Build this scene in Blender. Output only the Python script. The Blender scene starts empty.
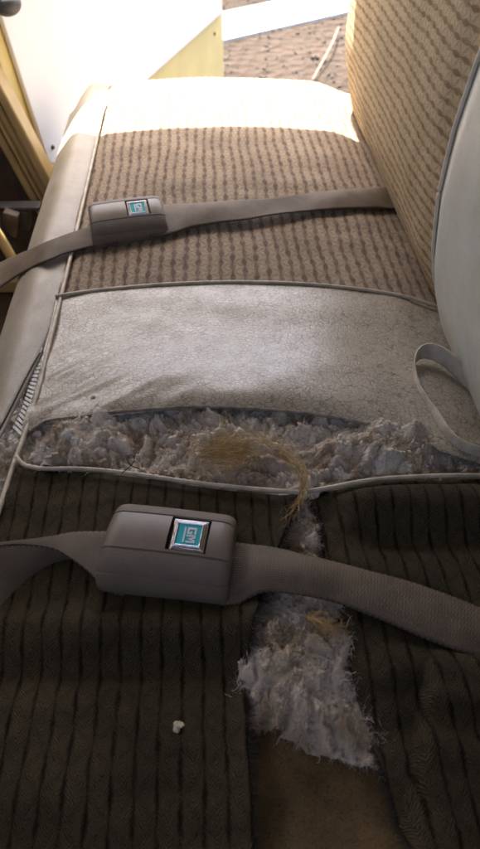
import bpy, bmesh, math, random
import numpy as np
from mathutils import Vector, Matrix, noise as N

random.seed(7); rng = np.random.default_rng(7)
sc = bpy.context.scene
COL = sc.collection
R = math.radians

# ------------------------------------------------------------------ camera frame
H, TH, F = 0.48, R(44.4), 706.0
ct, st = math.cos(TH), math.sin(TH)

def ray(px, py):
    x, y = (px - 240) / F, (424.5 - py) / F
    return Vector((x, ct + y * st, -st + y * ct))

def P(px, py, z=0.0):
    """the place on the level z that the photo shows at a pixel (used once, to survey the seat)"""
    d = ray(px, py); t = (z - H) / d.z
    return Vector((0, 0, H)) + d * t

def PY(px, py, Y):
    d = ray(px, py); return Vector((0, 0, H)) + d * (Y / d.y)

def useat(x, y): return x + 0.0517 * (y - 0.706)
def xseat(u, y): return u - 0.0517 * (y - 0.706)

def sstep(a, b, x):
    t = min(1, max(0, (x - a) / (b - a))); return t * t * (3 - 2 * t)

UL, UR = -0.212, 0.237
YEND = 1.44

def zs(x, y):
    """height of the bench cushion"""
    u = useat(x, y)
    z = 0.012 * max(-0.2, 1 - ((u - 0.01) / 0.225) ** 2)
    if u > 0.17: z -= 0.018 * sstep(0.17, 0.26, u)
    if u < UL:
        t = UL - u
        z += 0.006 * math.sin(min(t / 0.06, 1) * math.pi) if t < 0.06 else 0
        z -= 0.9 * max(0, t - 0.03) ** 2 / 0.06
    if y > YEND - 0.04:
        t = y - (YEND - 0.04)
        z -= 4.0 * t * t
    return z

def PS(px, py, dz=0.0):
    z = dz
    for _ in range(8):
        p = P(px, py, z); z = 0.5 * z + 0.5 * (max(-0.05, zs(p.x, p.y)) + dz)
    return P(px, py, z)

def fb(x, y, z=0, o=4, h=0.9):
    return N.fractal(Vector((x, y, z)), h, 2.0, o, noise_basis='PERLIN_ORIGINAL')

def resample(pts, n):
    """Catmull-Rom through pts, n samples spread by arc length"""
    pts = [Vector(p) for p in pts]
    if len(pts) == 2:
        return [pts[0].lerp(pts[1], i / (n - 1)) for i in range(n)]
    q = [2 * pts[0] - pts[1]] + pts + [2 * pts[-1] - pts[-2]]
    dense = []
    for i in range(1, len(q) - 2):
        a, b, c, d = q[i - 1], q[i], q[i + 1], q[i + 2]
        for k in range(24):
            t = k / 24
            dense.append(0.5 * (2 * b + (c - a) * t + (2 * a - 5 * b + 4 * c - d) * t * t + (3 * b - a - 3 * c + d) * t ** 3))
    dense.append(pts[-1])
    L = [0]
    for a, b in zip(dense, dense[1:]): L.append(L[-1] + (b - a).length)
    out = []; j = 0
    for i in range(n):
        s = L[-1] * i / (n - 1)
        while j < len(L) - 2 and L[j + 1] < s: j += 1
        t = (s - L[j]) / max(1e-9, L[j + 1] - L[j])
        out.append(dense[j].lerp(dense[j + 1], min(1, max(0, t))))
    return out

def pxc(pts, dz=0.0):
    return [PS(p[0], p[1], (p[2] if len(p) > 2 else 0) + dz) for p in pts]

# ------------------------------------------------------------------ object helpers
def link(name, me, mat=None, parent=None):
    o = bpy.data.objects.new(name, me); COL.objects.link(o)
    if mat is not None:
        for m in (mat if isinstance(mat, (list, tuple)) else [mat]): me.materials.append(m)
    if parent is not None: o.parent = parent
    return o

def thing(name, label, cat, loc=(0, 0, 0), group=None):
    o = bpy.data.objects.new(name, None); COL.objects.link(o); o.location = loc
    o['label'] = label; o['category'] = cat
    if group: o['group'] = group
    o.empty_display_size = 0.05
    return o

def tag(o, label, cat, group=None):
    o['label'] = label; o['category'] = cat
    if group: o['group'] = group

def mesh_np(name, V, Fc, uv=None, smooth=True):
    me = bpy.data.meshes.new(name)
    me.from_pydata([tuple(v) for v in V], [], [tuple(f) for f in Fc])
    if uv is not None:
        l = me.uv_layers.new(name='UVMap')
        idx = np.empty(len(me.loops), dtype=np.int32); me.loops.foreach_get('vertex_index', idx)
        l.data.foreach_set('uv', np.asarray(uv, dtype=np.float32)[idx].ravel())
    if smooth: me.polygons.foreach_set('use_smooth', [True] * len(me.polygons))
    me.update(); return me

def off(parent):
    v = Vector((0, 0, 0))
    while parent is not None: v += Vector(parent.location); parent = parent.parent
    return v

def grid(name, rows, mat, parent=None, uvf=None, thick=0, flip=False):
    n, m = len(rows), len(rows[0])
    o0 = off(parent)
    V = [p - o0 for r in rows for p in r]
    Fc = []
    for i in range(n - 1):
        for j in range(m - 1):
            a = i * m + j
            f = (a, a + 1, a + m + 1, a + m)
            Fc.append(f[::-1] if flip else f)
    if uvf is None: uvf = lambda p, i, j: (useat(p.x, p.y), p.y)
    uv = [uvf(rows[i][j], i, j) for i in range(n) for j in range(m)]
    o = link(name, mesh_np(name, V, Fc, uv), mat, parent)
    if thick:
        s = o.modifiers.new('thick', 'SOLIDIFY'); s.thickness = thick; s.offset = -1
    return o

def loft(A, B, n, m, zf=None):
    """rows from curve A to curve B (both resampled to m)"""
    a, b = resample(A, m), resample(B, m)
    rows = []
    for i in range(n):
        t = i / (n - 1); r = []
        for j in range(m):
            p = a[j].lerp(b[j], t)
            if zf: p = zf(p, t, j / (m - 1))
            r.append(p)
        rows.append(r)
    return rows

def tube(name, pts, r, mat, parent=None, n=80, k=8, cap=True, rf=None):
    pts = resample(pts, n) if n else pts
    n = len(pts); o0 = off(parent)
    V, Fc, uv = [], [], []
    up = Vector((0, 0, 1)); s = 0
    for i, p in enumerate(pts):
        d = (pts[min(i + 1, n - 1)] - pts[max(i - 1, 0)]).normalized()
        a = d.cross(up)
        if a.length < 1e-4: a = d.cross(Vector((0, 1, 0)))
        a.normalize(); b = a.cross(d)
        if i: s += (p - pts[i - 1]).length
        rr = r * (rf(i / (n - 1)) if rf else 1)
        for q in range(k):
            w = 2 * math.pi * q / k
            V.append(p + a * (rr * math.cos(w)) + b * (rr * math.sin(w)) - o0); uv.append((q / k, s))
    for i in range(n - 1):
        for q in range(k):
            Fc.append((i * k + q, i * k + (q + 1) % k, (i + 1) * k + (q + 1) % k, (i + 1) * k + q))
    if cap:
        Fc.append(tuple(range(k))[::-1]); Fc.append(tuple((n - 1) * k + q for q in range(k)))
    return link(name, mesh_np(name, V, Fc, uv), mat, parent)

def strands(paths, r, k=3, taper=True):
    """many thin fibres -> verts, faces.  paths: array (count, n, 3)"""
    paths = np.asarray(paths); c, n, _ = paths.shape
    d = np.gradient(paths, axis=1); d /= np.linalg.norm(d, axis=2, keepdims=True) + 1e-12
    ref = np.tile(np.array([0.31, 0.17, 0.93]), (c, n, 1))
    a = np.cross(d, ref); a /= np.linalg.norm(a, axis=2, keepdims=True) + 1e-12
    b = np.cross(d, a)
    rad = np.broadcast_to(np.asarray(r).reshape(-1, 1), (c, n)).copy()
    if taper: rad *= np.linspace(1, 0.35, n)[None]
    V = np.empty((c, n, k, 3))
    for q in range(k):
        w = 2 * math.pi * q / k
        V[:, :, q] = paths + (a * math.cos(w) + b * math.sin(w)) * rad[..., None]
    idx = np.arange(c * n * k).reshape(c, n, k)
    fs = []
    for q in range(k):
        q2 = (q + 1) % k
        fs.append(np.stack([idx[:, :-1, q], idx[:, :-1, q2], idx[:, 1:, q2], idx[:, 1:, q]], -1).reshape(-1, 4))
    return V.reshape(-1, 3), np.concatenate(fs)

def mesh_fast(name, V, Q):
    me = bpy.data.meshes.new(name)
    me.vertices.add(len(V)); me.vertices.foreach_set('co', V.astype(np.float32).ravel())
    me.loops.add(Q.size); me.loops.foreach_set('vertex_index', Q.astype(np.int32).ravel())
    me.polygons.add(len(Q))
    me.polygons.foreach_set('loop_start', np.arange(0, Q.size, 4, dtype=np.int32))
    me.polygons.foreach_set('use_smooth', [True] * len(Q))
    me.update(calc_edges=True); me.validate(); return me

def box_bm(bm, x0, x1, y0, y1, z0, z1):
    v = [bm.verts.new((x, y, z)) for z in (z0, z1) for y in (y0, y1) for x in (x0, x1)]
    for f in ((0, 2, 3, 1), (4, 5, 7, 6), (0, 1, 5, 4), (2, 6, 7, 3), (0, 4, 6, 2), (1, 3, 7, 5)):
        bm.faces.new([v[i] for i in f])

def bm_obj(name, bm, mat, parent=None, bevel=0, smooth=False):
    bmesh.ops.recalc_face_normals(bm, faces=bm.faces)
    me = bpy.data.meshes.new(name); bm.to_mesh(me); bm.free()
    o = link(name, me, mat, parent)
    if bevel:
        b = o.modifiers.new('bevel', 'BEVEL'); b.width = bevel; b.segments = 3; b.limit_method = 'ANGLE'
    if smooth: me.polygons.foreach_set('use_smooth', [True] * len(me.polygons))
    return o

def poly_slab(name, pts, nrm, thick, mat, parent=None, bevel=0):
    """flat outline with real thickness, extruded along -nrm"""
    bm = bmesh.new(); o0 = off(parent)
    a = [bm.verts.new(p - o0) for p in pts]; b = [bm.verts.new(p - nrm * thick - o0) for p in pts]
    bm.faces.new(a); bm.faces.new(b[::-1]); n = len(pts)
    for i in range(n): bm.faces.new((a[i], b[i], b[(i + 1) % n], a[(i + 1) % n]))
    return bm_obj(name, bm, mat, parent, bevel)

# ------------------------------------------------------------------ materials
class NT:
    def __init__(s, name):
        s.m = bpy.data.materials.new(name); s.m.use_nodes = True
        s.t = s.m.node_tree; s.b = s.t.nodes['Principled BSDF']
    def n(s, typ, **kw):
        x = s.t.nodes.new(typ)
        for k, v in kw.items(): setattr(x, k, v)
        return x
    def set(s, sock, v):
        if hasattr(v, 'is_output'): s.t.links.new(v, sock)
        elif isinstance(v, (tuple, list)) and sock.type == 'RGBA' and len(v) == 3: sock.default_value = (*v, 1)
        else: sock.default_value = v
    def math(s, op, a, b=0.0, c=0.0, clamp=False):
        x = s.n('ShaderNodeMath', operation=op, use_clamp=clamp)
        s.set(x.inputs[0], a); s.set(x.inputs[1], b); s.set(x.inputs[2], c); return x.outputs[0]
    def mix(s, f, a, b, mode='MIX'):
        x = s.n('ShaderNodeMix', data_type='RGBA', blend_type=mode)
        s.set(x.inputs[0], f); s.set(x.inputs[6], a); s.set(x.inputs[7], b); return x.outputs[2]
    def ss(s, v, a, b, lo=0.0, hi=1.0):
        x = s.n('ShaderNodeMapRange', interpolation_type='SMOOTHSTEP')
        s.set(x.inputs[0], v); s.set(x.inputs[1], a); s.set(x.inputs[2], b); s.set(x.inputs[3], lo); s.set(x.inputs[4], hi)
        return x.outputs[0]
    def coord(s, which='Object'): return s.n('ShaderNodeTexCoord').outputs[which]
    def noise(s, vec, scale, detail=3, rough=0.55, out='Fac'):
        x = s.n('ShaderNodeTexNoise'); s.set(x.inputs['Vector'], vec)
        x.inputs['Scale'].default_value = scale; x.inputs['Detail'].default_value = detail; x.inputs['Roughness'].default_value = rough
        return x.outputs[out]
    def vor(s, vec, scale, feature='DISTANCE_TO_EDGE', out='Distance', rnd=1.0):
        x = s.n('ShaderNodeTexVoronoi', feature=feature); s.set(x.inputs['Vector'], vec)
        x.inputs['Scale'].default_value = scale; x.inputs['Randomness'].default_value = rnd; return x.outputs[out]
    def vscale(s, vec, k):
        x = s.n('ShaderNodeVectorMath', operation='MULTIPLY'); s.set(x.inputs[0], vec); x.inputs[1].default_value = k; return x.outputs[0]
    def vadd(s, a, b):
        x = s.n('ShaderNodeVectorMath', operation='ADD'); s.set(x.inputs[0], a); s.set(x.inputs[1], b); return x.outputs[0]
    def sep(s, v):
        x = s.n('ShaderNodeSeparateXYZ'); s.set(x.inputs[0], v); return x.outputs
    def bump(s, h, dist=0.001, strength=1.0):
        x = s.n('ShaderNodeBump'); s.set(x.inputs['Height'], h); x.inputs['Distance'].default_value = dist
        x.inputs['Strength'].default_value = strength; s.t.links.new(x.outputs[0], s.b.inputs['Normal'])
    def out(s, col=None, rough=None, metal=None, spec=None, **kw):
        if col is not None: s.set(s.b.inputs['Base Color'], col)
        if rough is not None: s.set(s.b.inputs['Roughness'], rough)
        if metal is not None: s.set(s.b.inputs['Metallic'], metal)
        if spec is not None: s.set(s.b.inputs['Specular IOR Level'], spec)
        for k, v in kw.items(): s.set(s.b.inputs[k], v)
        return s.m

def cloth_mat(name, light, dark, cont, dashw, fine=0.5, dirt=0.3, net=0.3, spec=0.15, pitch=0.0185, sag=0.016, herr=0.0024):
    s = NT(name); uv = s.coord('UV')
    wob = s.noise(uv, 30, 2, out='Color')
    uv2 = s.vadd(uv, s.vscale(s.vadd(wob, (-0.5, -0.5, -0.5)), (0.004, 0.006, 0)))
    wob2 = s.noise(uv, 260, 2, out='Color')
    uv2 = s.vadd(uv2, s.vscale(s.vadd(wob2, (-0.5, -0.5, -0.5)), (0.003, 0.003, 0)))
    wob3 = s.noise(uv, 7, 2, out='Color')
    uv2 = s.vadd(uv2, s.vscale(s.vadd(wob3, (-0.5, -0.5, -0.5)), (sag, sag, 0)))
    o = s.sep(uv2); u, v = o[0], o[1]
    cu = s.math('DIVIDE', u, 0.0145); ci = s.math('FLOOR', cu); fu = s.math('FRACT', cu)
    par = s.math('MULTIPLY', s.math('PINGPONG', ci, 1.0), 0.5)
    row = s.math('ADD', s.math('DIVIDE', v, pitch), par)
    c = s.math('MULTIPLY_ADD', s.math('COSINE', s.math('MULTIPLY', row, 2 * math.pi)), 0.5, 0.5)
    w = s.math('MULTIPLY_ADD', c, dashw, cont)
    d = s.math('ABSOLUTE', s.math('SUBTRACT', fu, 0.5))
    mask = s.ss(d, s.math('SUBTRACT', w, 0.10), s.math('ADD', w, 0.10), 1.0, 0.0)
    ph = s.math('MULTIPLY_ADD', d, 0.0145 * 1.4 / herr, s.math('DIVIDE', v, herr))
    h = s.math('MULTIPLY_ADD', s.math('SINE', s.math('MULTIPLY', ph, 2 * math.pi)), 0.5, 0.5)
    yarn = s.noise(s.vscale(uv, (1, 0.35, 1)), 1500, 2, 0.7)
    big = s.noise(uv, 14, 4)
    hv = s.math('ADD', s.math('MULTIPLY', h, fine), s.math('MULTIPLY', yarn, 1.0))
    gain = s.math('MULTIPLY_ADD', hv, 1.0, 0.72 - 0.5 - fine * 0.5 + 0.30)
    fr = s.math('ABSOLUTE', s.math('SUBTRACT', s.math('FRACT', row), 0.5))
    lat = s.math('ABSOLUTE', s.math('SUBTRACT', fr, s.math('MULTIPLY', d, 0.5)))
    lat = s.math('ADD', lat, s.math('MULTIPLY', s.math('SUBTRACT', s.noise(uv, 420, 2), 0.5), 0.3))
    lat = s.math('MULTIPLY', s.ss(lat, 0.0, 0.16, 1, 0), net)
    mask = s.math('MAXIMUM', mask, lat)
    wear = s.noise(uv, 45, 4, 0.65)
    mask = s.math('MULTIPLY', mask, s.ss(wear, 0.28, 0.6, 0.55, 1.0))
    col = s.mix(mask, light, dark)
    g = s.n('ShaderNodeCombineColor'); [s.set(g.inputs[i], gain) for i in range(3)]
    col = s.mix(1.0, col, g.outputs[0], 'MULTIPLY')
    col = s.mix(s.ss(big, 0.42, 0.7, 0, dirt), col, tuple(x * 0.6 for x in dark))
    hgt = s.math('ADD', s.math('MULTIPLY', mask, -0.9), s.math('ADD', s.math('MULTIPLY', h, 0.45), s.math('MULTIPLY', yarn, 0.8)))
    s.bump(hgt, 0.0012, 0.9)
    return s.out(col, 0.8, spec=spec)

def vinyl_mat(name, base, crack, amount=1.0, rough=0.31, scale=205):
    s = NT(name); uv = s.coord('UV')
    wob = s.noise(uv, 120, 3, out='Color')
    w = s.vadd(uv, s.vscale(s.vadd(wob, (-0.5, -0.5, -0.5)), (0.0022, 0.0022, 0)))
    e1 = s.vor(s.vscale(w, (0.85, 1.12, 1)), scale); e2 = s.vor(s.vscale(w, (1.0, 0.75, 1)), scale * 0.42)
    big = s.noise(uv, 16, 4); mid = s.noise(uv, 60, 3)
    c1 = s.math('MULTIPLY', s.ss(e1, 0.0, 0.12, 1.0, 0.0), s.ss(s.noise(uv, 150, 2), 0.36, 0.56, 0.5, 1.0)); c2 = s.math('MULTIPLY', s.ss(e2, 0.0, 0.05, 1.0, 0.0), s.ss(mid, 0.45, 0.6, 0.2, 0.8))
    amt = s.ss(big, 0.30, 0.6, 0.8 * amount, amount)
    cr = s.math('MULTIPLY', s.math('MAXIMUM', s.math('MULTIPLY', c1, s.ss(mid, 0.35, 0.6, 0.7, 1.0)), c2), amt, clamp=True)
    tint = s.mix(s.ss(big, 0.35, 0.75), base, tuple(x * y for x, y in zip(base, (0.88, 0.85, 0.80))))
    fine = s.noise(uv, 900, 2)
    spk = s.vor(uv, 75, 'F1')
    tint = s.mix(s.math('MULTIPLY', s.ss(spk, 0.03, 0.07, 1, 0), 0.35), tint, (0.06, 0.045, 0.03))
    col = s.mix(s.math('MULTIPLY', cr, 0.85), tint, crack)
    dome = s.ss(e1, 0, 0.35)
    hgt = s.math('ADD', s.math('MULTIPLY', cr, -1.0), s.math('ADD', s.math('MULTIPLY', fine, 0.12), s.math('MULTIPLY', dome, 0.10)))
    s.bump(hgt, 0.00028, 0.45)
    return s.out(col, s.math('MULTIPLY_ADD', s.noise(uv, 45, 3), 0.3, rough - 0.13), spec=0.5)

def cotton_mat(name, a, b, c, sss=0.0):
    s = NT(name); p = s.coord('Object')
    n1 = s.noise(p, 28, 4); n2 = s.noise(p, 170, 4, 0.7); n3 = s.noise(p, 900, 3, 0.7)
    col = s.mix(s.ss(n1, 0.42, 0.66), a, b)
    col = s.mix(s.ss(n2, 0.5, 0.75, 0, 0.6), col, c)
    col = s.mix(s.ss(n3, 0.3, 0.7, 0, 0.3), col, tuple(x * 0.5 for x in b))
    s.bump(s.math('ADD', s.math('MULTIPLY', n2, 1.6), s.math('MULTIPLY', n3, 0.6)), 0.0022, 0.9)
    if sss:
        s.b.subsurface_method = 'RANDOM_WALK'
        s.set(s.b.inputs['Subsurface Weight'], sss); s.b.inputs['Subsurface Scale'].default_value = 0.004
        s.b.inputs['Subsurface Radius'].default_value = (1.0, 0.9, 0.8)
    return s.out(col, 0.95, spec=0.05)

def plain(name, col, rough=0.5, bump=0, bscale=400, metal=0.0, spec=0.5, var=0.0, vscale=40, **kw):
    s = NT(name); p = s.coord('Object'); c = col
    if var:
        c = s.mix(s.ss(s.noise(p, vscale, 4), 0.3, 0.7, 0, 1), col, tuple(x * (1 - var) for x in col))
    if bump: s.bump(s.noise(p, bscale, 3), bump, 1.0)
    return s.out(c, rough, metal, spec, **kw)

def webbing_mat(name, base, dark):
    """UV: x = 0..1 across the belt, y = metres along it"""
    s = NT(name); uv = s.coord('UV'); o = s.sep(uv); u, v = o[0], o[1]
    ph = s.math('ADD', s.math('MULTIPLY', v, 420), s.math('MULTIPLY', s.math('PINGPONG', u, 0.06), 9))
    tw = s.math('MULTIPLY_ADD', s.math('SINE', s.math('MULTIPLY', ph, 2 * math.pi)), 0.5, 0.5)
    cw = s.math('MULTIPLY_ADD', s.math('SINE', s.math('MULTIPLY', u, 2 * math.pi * 26)), 0.5, 0.5)
    edge = s.ss(s.math('MINIMUM', u, s.math('SUBTRACT', 1.0, u)), 0.0, 0.05, 1, 0)
    dash = s.ss(s.math('SINE', s.math('MULTIPLY', v, 2 * math.pi * 230)), -0.1, 0.3)
    obj = s.coord('Object'); big = s.noise(obj, 40, 4); fz = s.noise(obj, 1400, 2)
    col = s.mix(s.ss(big, 0.35, 0.7), base, tuple(x * 0.75 for x in base))
    k = s.math('MULTIPLY_ADD', s.math('ADD', tw, cw), 0.22, 0.55)
    k = s.math('ADD', k, s.math('MULTIPLY', fz, 0.45))
    g = s.n('ShaderNodeCombineColor'); [s.set(g.inputs[i], k) for i in range(3)]
    col = s.mix(1.0, col, g.outputs[0], 'MULTIPLY')
    col = s.mix(s.math('MULTIPLY', edge, s.math('MULTIPLY_ADD', dash, 0.6, 0.1)), col, dark)
    s.bump(s.math('ADD', s.math('ADD', s.math('MULTIPLY', tw, 0.4), s.math('MULTIPLY', cw, 0.6)), s.math('MULTIPLY', fz, 0.5)), 0.0006, 0.8)
    return s.out(col, 0.62, spec=0.25)

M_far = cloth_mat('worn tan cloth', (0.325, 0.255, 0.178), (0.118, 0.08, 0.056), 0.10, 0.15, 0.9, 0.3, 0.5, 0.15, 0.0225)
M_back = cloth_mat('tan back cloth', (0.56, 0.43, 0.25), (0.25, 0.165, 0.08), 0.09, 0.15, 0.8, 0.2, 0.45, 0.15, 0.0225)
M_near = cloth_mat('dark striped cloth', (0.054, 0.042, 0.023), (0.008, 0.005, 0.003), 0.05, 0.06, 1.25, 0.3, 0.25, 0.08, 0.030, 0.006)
M_vinyl = vinyl_mat('crackled vinyl', (0.345, 0.30, 0.228), (0.075, 0.056, 0.04))
M_bol = vinyl_mat('front edge vinyl', (0.30, 0.26, 0.198), (0.14, 0.11, 0.08), 0.45, 0.5, 300)
M_bvin = vinyl_mat('pale back vinyl', (0.58, 0.58, 0.50), (0.3, 0.3, 0.26), 0.25, 0.45, 330)
M_strip = plain('vinyl backing', (0.54, 0.465, 0.36), 0.8, 0.0008, 700, var=0.35, vscale=60)
M_pipe = plain('piping vinyl', (0.50, 0.42, 0.30), 0.5, 0.0003, 900, var=0.35, vscale=70)
M_cot = cotton_mat('cotton batting', (0.80, 0.725, 0.61), (0.44, 0.33, 0.22), (0.86, 0.81, 0.73), 0.4)
M_cotf = cotton_mat('cotton fibre', (0.88, 0.80, 0.69), (0.62, 0.50, 0.36), (0.9, 0.85, 0.77))
M_cot2 = cotton_mat('dirty cotton batting', (0.70, 0.60, 0.475), (0.42, 0.31, 0.19), (0.78, 0.70, 0.59), 0.4)
M_straw = plain('straw fibre', (0.60, 0.39, 0.135), 0.5, var=0.45, vscale=90)
M_thread = plain('dark thread', (0.012, 0.011, 0.010), 0.8)
M_tape = plain('white seam tape', (0.62, 0.6, 0.54), 0.7, 0.0004, 900, var=0.2)
M_web = webbing_mat('belt webbing', (0.135, 0.100, 0.067), (0.012, 0.010, 0.008))
M_plast = plain('brown plastic', (0.172, 0.133, 0.098), 0.42, 0.00012, 1500, var=0.15, vscale=50)
M_grain = plain('grained brown plastic', (0.162, 0.125, 0.092), 0.48, 0.0011, 950, var=0.15, vscale=50)
M_dark = plain('dark recess plastic', (0.02, 0.018, 0.017), 0.5)
M_chrome = plain('chrome', (0.78, 0.78, 0.82), 0.16, 0.0002, 300, metal=1.0)
M_teal = plain('teal enamel', (0.03, 0.42, 0.46), 0.25, spec=0.6, **{'Coat Weight': 0.6})
M_let = plain('silver letters', (0.75, 0.78, 0.80), 0.3, metal=0.2)
M_yel = plain('yellow paint', (0.86, 0.70, 0.29), 0.4, var=0.12, vscale=8)
M_tan = plain('tan paint', (0.60, 0.42, 0.18), 0.4, var=0.25, vscale=12)
M_cream = plain('cream door trim', (0.9, 0.88, 0.83), 0.5, 0.0004, 300)
M_brown = plain('brown carpet', (0.10, 0.06, 0.035), 0.9, 0.002, 300, var=0.4)
M_black = plain('black metal', (0.035, 0.03, 0.028), 0.5, 0.0008, 200, var=0.3)
M_grey = plain('grey knob', (0.10, 0.10, 0.105), 0.4)
M_shell = plain('cab lining', (0.20, 0.17, 0.13), 0.8, 0.001, 200)
M_crumb = plain('pale flake', (0.55, 0.5, 0.33), 0.8, 0.002, 500, var=0.3)

s = NT('felt pad'); p = s.coord('Object')
n1 = s.noise(p, 22, 4); n2 = s.noise(p, 700, 3, 0.7); n3 = s.vor(p, 160, 'F1')
c = s.mix(s.ss(n1, 0.3, 0.7), (0.175, 0.115, 0.052), (0.10, 0.068, 0.032))
c = s.mix(s.ss(n2, 0.45, 0.75, 0, 0.7), c, (0.02, 0.014, 0.008))
c = s.mix(s.ss(n3, 0.04, 0.08, 0.7, 0), c, (0.30, 0.20, 0.10))
s.bump(s.math('ADD', n2, s.math('MULTIPLY', n1, 2.0)), 0.0016, 0.9)
M_felt = s.out(c, 0.95, spec=0.1)

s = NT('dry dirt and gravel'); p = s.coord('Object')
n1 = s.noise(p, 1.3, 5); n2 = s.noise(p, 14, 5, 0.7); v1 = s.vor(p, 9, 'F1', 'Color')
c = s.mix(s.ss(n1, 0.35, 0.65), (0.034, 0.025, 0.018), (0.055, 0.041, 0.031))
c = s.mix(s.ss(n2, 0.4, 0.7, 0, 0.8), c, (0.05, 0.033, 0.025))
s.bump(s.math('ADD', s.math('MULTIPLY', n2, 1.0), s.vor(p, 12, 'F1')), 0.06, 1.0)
M_dirt = s.out(c, 0.95, spec=0.1)  # dirt toned dark, the shade on the ground put into its colour
M_sunlit = plain('sunlit ground tone', (0.62, 0.60, 0.55), 0.9, 0.004, 60, var=0.2, vscale=4)

# ------------------------------------------------------------------ cotton builder
def batting(name, A, B, n, m, mat, parent, blobs, base, amp, fibres, stretch=(1, 1), seed=0, flen=(0.006, 0.02), edge=None, nubs=3000):
    a, b = resample(A, m), resample(B, m)
    bl = [(PS(x, y), r * 0.00082, h) for x, y, r, h in blobs]
    rows = []
    for i in range(n):
        t = i / (n - 1); row = []
        for j in range(m):
            q = a[j].lerp(b[j], t)
            x, y = q.x, q.y
            z = zs(x, y) + base
            for c, r, h in bl:
                d2 = ((x - c.x) ** 2 + ((y - c.y) * 1.0) ** 2) / (r * r)
                z += h * math.exp(-d2 * d2 * 0.8)
            wx = fb(x * 35 + seed, y * 35, 1, 3) * 0.012; wy = fb(x * 35, y * 35 + seed, 5, 3) * 0.012
            X, Y = (x + wx) * stretch[0], (y + wy) * stretch[1]
            bil = math.sqrt(fb(X * 50, Y * 50, seed, 1) ** 2 + .004)
            bil2 = math.sqrt(fb(X * 125, Y * 125, seed + 3, 1) ** 2 + .004)
            z += amp * (1.9 * bil - 0.38) + amp * 0.5 * bil2 + amp * 0.16 * fb(x * 330, y * 330, seed, 3) + amp * .055 * fb(x * 800, y * 800, seed, 2)
            if edge: z = edge(z, t, j / (m - 1), x, y)
            dx = fb(x * 90, y * 90, seed + 9, 2) * 0.0022; dy = fb(x * 90, y * 90, seed + 19, 2) * 0.0022
            row.append(Vector((x + dx, y + dy, z)))
        rows.append(row)
    o = grid(name, rows, mat, parent, flip=True)
    V = np.array([[list(q) for q in r] for r in rows])
    du = np.gradient(V, axis=1); dv = np.gradient(V, axis=0)
    nr = np.cross(du, dv); nr /= np.linalg.norm(nr, axis=2, keepdims=True); nr[nr[..., 2] < 0] *= -1
    # small wads of cotton felted onto the surface
    k = nubs; ii = rng.integers(2, n - 2, k); jj = rng.integers(2, m - 2, k)
    ctr = V[ii, jj] + nr[ii, jj] * rng.uniform(-0.0010, -0.0003, (k, 1)); up_ = nr[ii, jj]
    ang = np.array([fb(q[0] * 40, q[1] * 40, seed + 51, 2) * 6 for q in ctr]) + rng.normal(0, .5, k)
    e1 = np.stack([np.cos(ang) / stretch[0], np.sin(ang) / stretch[1], 0 * ang], 1); e1 -= up_ * (e1 * up_).sum(1, keepdims=True)
    e1 /= np.linalg.norm(e1, axis=1, keepdims=True); e2 = np.cross(up_, e1)
    NS, NR = 10, 6
    th_ = np.linspace(0, 2 * np.pi, NS, endpoint=False); ph_ = np.linspace(-1.45, 1.45, NR)
    S = np.array([[np.cos(p_) * np.cos(t_), np.cos(p_) * np.sin(t_), np.sin(p_)] for p_ in ph_ for t_ in th_])
    rad = rng.lognormal(math.log(0.0010), .5, k).clip(.0004, .0028)
    mod = 1 + 0.28 * np.sin(rng.uniform(0, 6, (k, 1)) + S[None, :, 0] * 3.3 + 2 * S[None, :, 1] * rng.normal(0, 1.5, (k, 1))) + rng.normal(0, .10, (k, len(S)))
    Q3 = S[None] * mod[..., None] * rad[:, None, None]
    W = ctr[:, None] + e1[:, None] * Q3[..., :1] * rng.uniform(1.0, 2.0, (k, 1, 1)) + e2[:, None] * Q3[..., 1:2] + up_[:, None] * Q3[..., 2:] * .75
    idx = np.arange(k * NS * NR).reshape(k, NR, NS); nx = np.roll(idx, -1, 2)
    Qf = np.stack([idx[:, :-1], nx[:, :-1], nx[:, 1:], idx[:, 1:]], -1).reshape(-1, 4)
    wd = link('cotton_wad', mesh_fast('cotton_wad', W.reshape(-1, 3) - np.array(off(parent)), Qf), mat, o); wd['kind'] = 'stuff'
    # loose fibres over the surface
    ii = rng.integers(1, n - 1, fibres); jj = rng.integers(1, m - 1, fibres)
    p0 = V[ii, jj] + nr[ii, jj] * rng.uniform(0, .0026, (fibres, 1)) * rng.uniform(0, 1, (fibres, 1)) + rng.normal(0, 0.0006, (fibres, 3)); nn = nr[ii, jj]
    ang = np.array([fb(q[0] * 45, q[1] * 45, seed + 31, 2) * 7 for q in p0]) + rng.normal(0, 0.8, fibres)
    d = np.stack([np.cos(ang) / stretch[0], np.sin(ang) / stretch[1], np.zeros(fibres)], 1)
    d -= nn * (d * nn).sum(1, keepdims=True); d /= np.linalg.norm(d, axis=1, keepdims=True)
    d = d + nn * np.abs(rng.normal(0.1, 0.3, (fibres, 1)))
    K = 5; L = rng.uniform(*flen, fibres) / (K - 1)
    curl = rng.normal(0, 0.75, (fibres, 3))
    pts = [p0 - nn * 0.0005]
    for k in range(K - 1):
        d = d + curl * 0.45 + rng.normal(0, 0.3, (fibres, 3)) - nn * 0.12
        d /= np.linalg.norm(d, axis=1, keepdims=True)
        pts.append(pts[-1] + d * L[:, None])
    paths = np.stack(pts, 1) - np.array(off(parent))
    Vv, Q = strands(paths, rng.uniform(0.00006, 0.00012, fibres))
    # thicker twisted wisps
    kk = fibres // 11; sel = rng.integers(0, fibres, kk); wd_ = d[sel] + rng.normal(0, .4, (kk, 3)); wn = nn[sel]
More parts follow.
